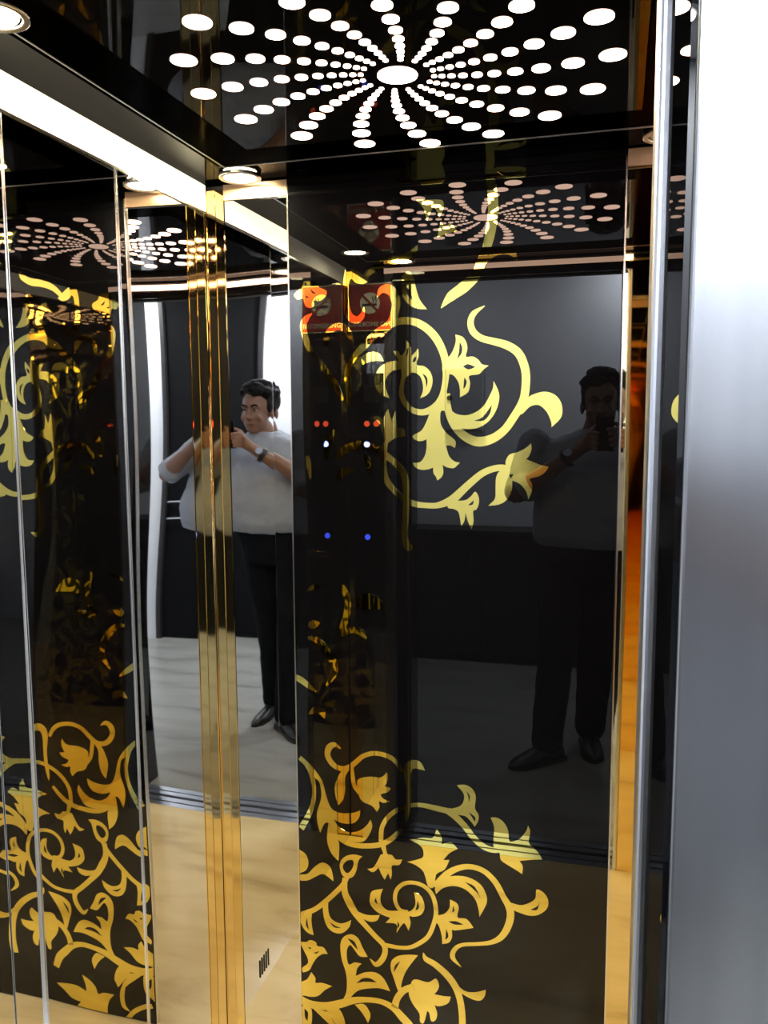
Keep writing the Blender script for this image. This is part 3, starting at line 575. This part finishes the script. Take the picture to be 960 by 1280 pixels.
MB().tube([HC + Vector((-.022, .080, -.062)), HC + Vector((0, .094, -.060)), HC + Vector((.022, .080, -.062))], [.003, .0065, .003], 8).build('lips', 'lip', pe, smooth=True)
m = MB()
m.ell(HC + Vector((0, -.038, .064)), (.088, .092, .086), nu=28, nv=18)
for k in range(90):
    a = random.uniform(0, 2 * math.pi); t = random.uniform(.0, 1.15)
    d = Vector((math.sin(t) * math.cos(a), math.sin(t) * math.sin(a), math.cos(t)))
    p = HC + Vector((0, -.028, .060)) + Vector((d.x * .088, d.y * .098, d.z * .090))
    if p.y > HC.y + .040 and p.z < HC.z + .092: continue
    q_ = random.uniform(.7, 1.15); m.ell(p, (.024 * q_, .024 * q_, .022 * q_), nu=10, nv=6)
for s in (-1, 1): m.ell(HC + Vector((s * .072, .000, .030)), (.012, .026, .034))
m.build('hair', 'hair', pe, remesh=.006, sm=2)
# shirt
def folds(o, size, strength):
    t = bpy.data.textures.new('cloth_folds', 'CLOUDS'); t.noise_scale = size; t.noise_depth = 2
    d = o.modifiers.new('folds', 'DISPLACE'); d.texture = t; d.strength = strength; d.mid_level = .5; d.texture_coords = 'LOCAL'
    return o
m = MB()
m.loft([(-.03, -.345, .955, .285, .19), (-.03, -.34, 1.0, .295, .21), (-.03, -.335, 1.10, .290, .215), (-.045, -.345, 1.22, .265, .185), (-.075, -.36, 1.33, .238, .148), (-.095, -.37, 1.40, .185, .110), (-.066, -.366, 1.440, .105, .078), (-.058, -.362, 1.462, .068, .064)], 28)
for S_, E_, W_ in ((RS, RE, RW), (LS, LE, LW)):
    C_ = E_.lerp(W_, .16)
    m.tube([S_ + Vector((0, 0, -.005)), S_.lerp(E_, .45), E_, C_], [.078, .072, .064, .058], 16)
    m.tube([E_.lerp(W_, .09), E_.lerp(W_, .20)], [.066, .063], 16, dom=False)
m.tube([(-.122, -.340, 1.452), (-.060, -.298, 1.422), (.002, -.340, 1.452)], [.014, .012, .014], 8)
folds(m.build('shirt', 'shirt', pe, remesh=.009, sm=3), .085, .020)
for z in (1.08, 1.16, 1.24, 1.32): MB().cyl((-.094, -.345 + .20 - max(0, z - 1.10) * .25 , z), (0, 1, 0), .006, .004, 12).build('button', 'white', pe)
# trousers and shoes
m = MB()
m.loft([(-.095, -.355, .80, .180, .135), (-.095, -.35, .92, .200, .160), (-.095, -.35, 1.0, .195, .155)], 24)
for h_, k_, a_ in ((LH, LK, LA), (RH, RK, RA)):
    m.tube([h_, h_.lerp(k_, .5), k_, k_.lerp(a_, .5), a_ + Vector((0, 0, .0))], [.115, .098, .080, .075, .068], 16)
folds(m.build('trousers', 'trouser', pe, remesh=.009, sm=3), .09, .014)
def shoe(a_, ang, name='shoe'):
    m = MB(); d = Vector((math.sin(ang), math.cos(ang), 0)); s_ = Vector((d.y, -d.x, 0)); rs = []
    for t, w_, h_ in ((-.085, .018, .05), (-.07, .034, .075), (-.02, .040, .09), (.04, .043, .075), (.10, .048, .055), (.15, .042, .042), (.185, .024, .030), (.195, .008, .02)):
        c = Vector((a_.x, a_.y, 0)) + d * t
        rs.append([c + s_ * (w_ * math.cos(q)) + Vector((0, 0, max(.002, h_ / 2 + h_ / 2 * math.sin(q) * 1.05))) for q in [2 * math.pi * i / 14 for i in range(14)]])
    m.rings(rs); o = m.build(name, 'shoe', pe, smooth=True)
    m = MB(); c = Vector((a_.x, a_.y, 0)); pts = [(-.092, .03), (-.06, .042), (.03, .044), (.10, .051), (.16, .044), (.20, .012)]
    L = [c + d * t + s_ * w_ for t, w_ in pts]; Rr = [c + d * t - s_ * w_ for t, w_ in pts][::-1]
    m.rings([[q + Vector((0, 0, .001)) for q in L + Rr], [q + Vector((0, 0, .016)) for q in L + Rr]]); m.build('sole', 'rubber', o)
shoe(LA, R(-48)); shoe(RA, R(8))
wq = LW.lerp(LE, .16); ax = (LE - LW).normalized()
wt = MB().ring(wq - ax * .011, ax, .040, .031, .022, 24).build('wristwatch', 'watch', pe, smooth=False)
MB().cyl(wq + Vector((0, .030, .018)), (0, .8, .5), .018, .011, 20).build('watch_case', 'alu', wt)
# phone
ph = empty('smartphone', (pw(-.024, -.058, .010))); tag(ph, 'black smartphone held up in both hands', 'phone')
m = MB(); m.box(-.060, .012, -.128, .012, .0055, .0135)
for v in m.bm.verts: v.co = CAMM @ v.co
m.build('case', 'phone', ph, bevel=.0025, seg=3)
m = MB(); m.ring((0, 0, .0055), (0, 0, -1), .0075, .0055, .002, 20)
for v in m.bm.verts: v.co = CAMM @ v.co
m.build('lens_ring', 'alu', ph)
m = MB(); m.cyl((0, 0, .0054), (0, 0, -1), .0054, .0006, 18)
for v in m.bm.verts: v.co = CAMM @ v.co
m.build('lens', 'screen', ph)
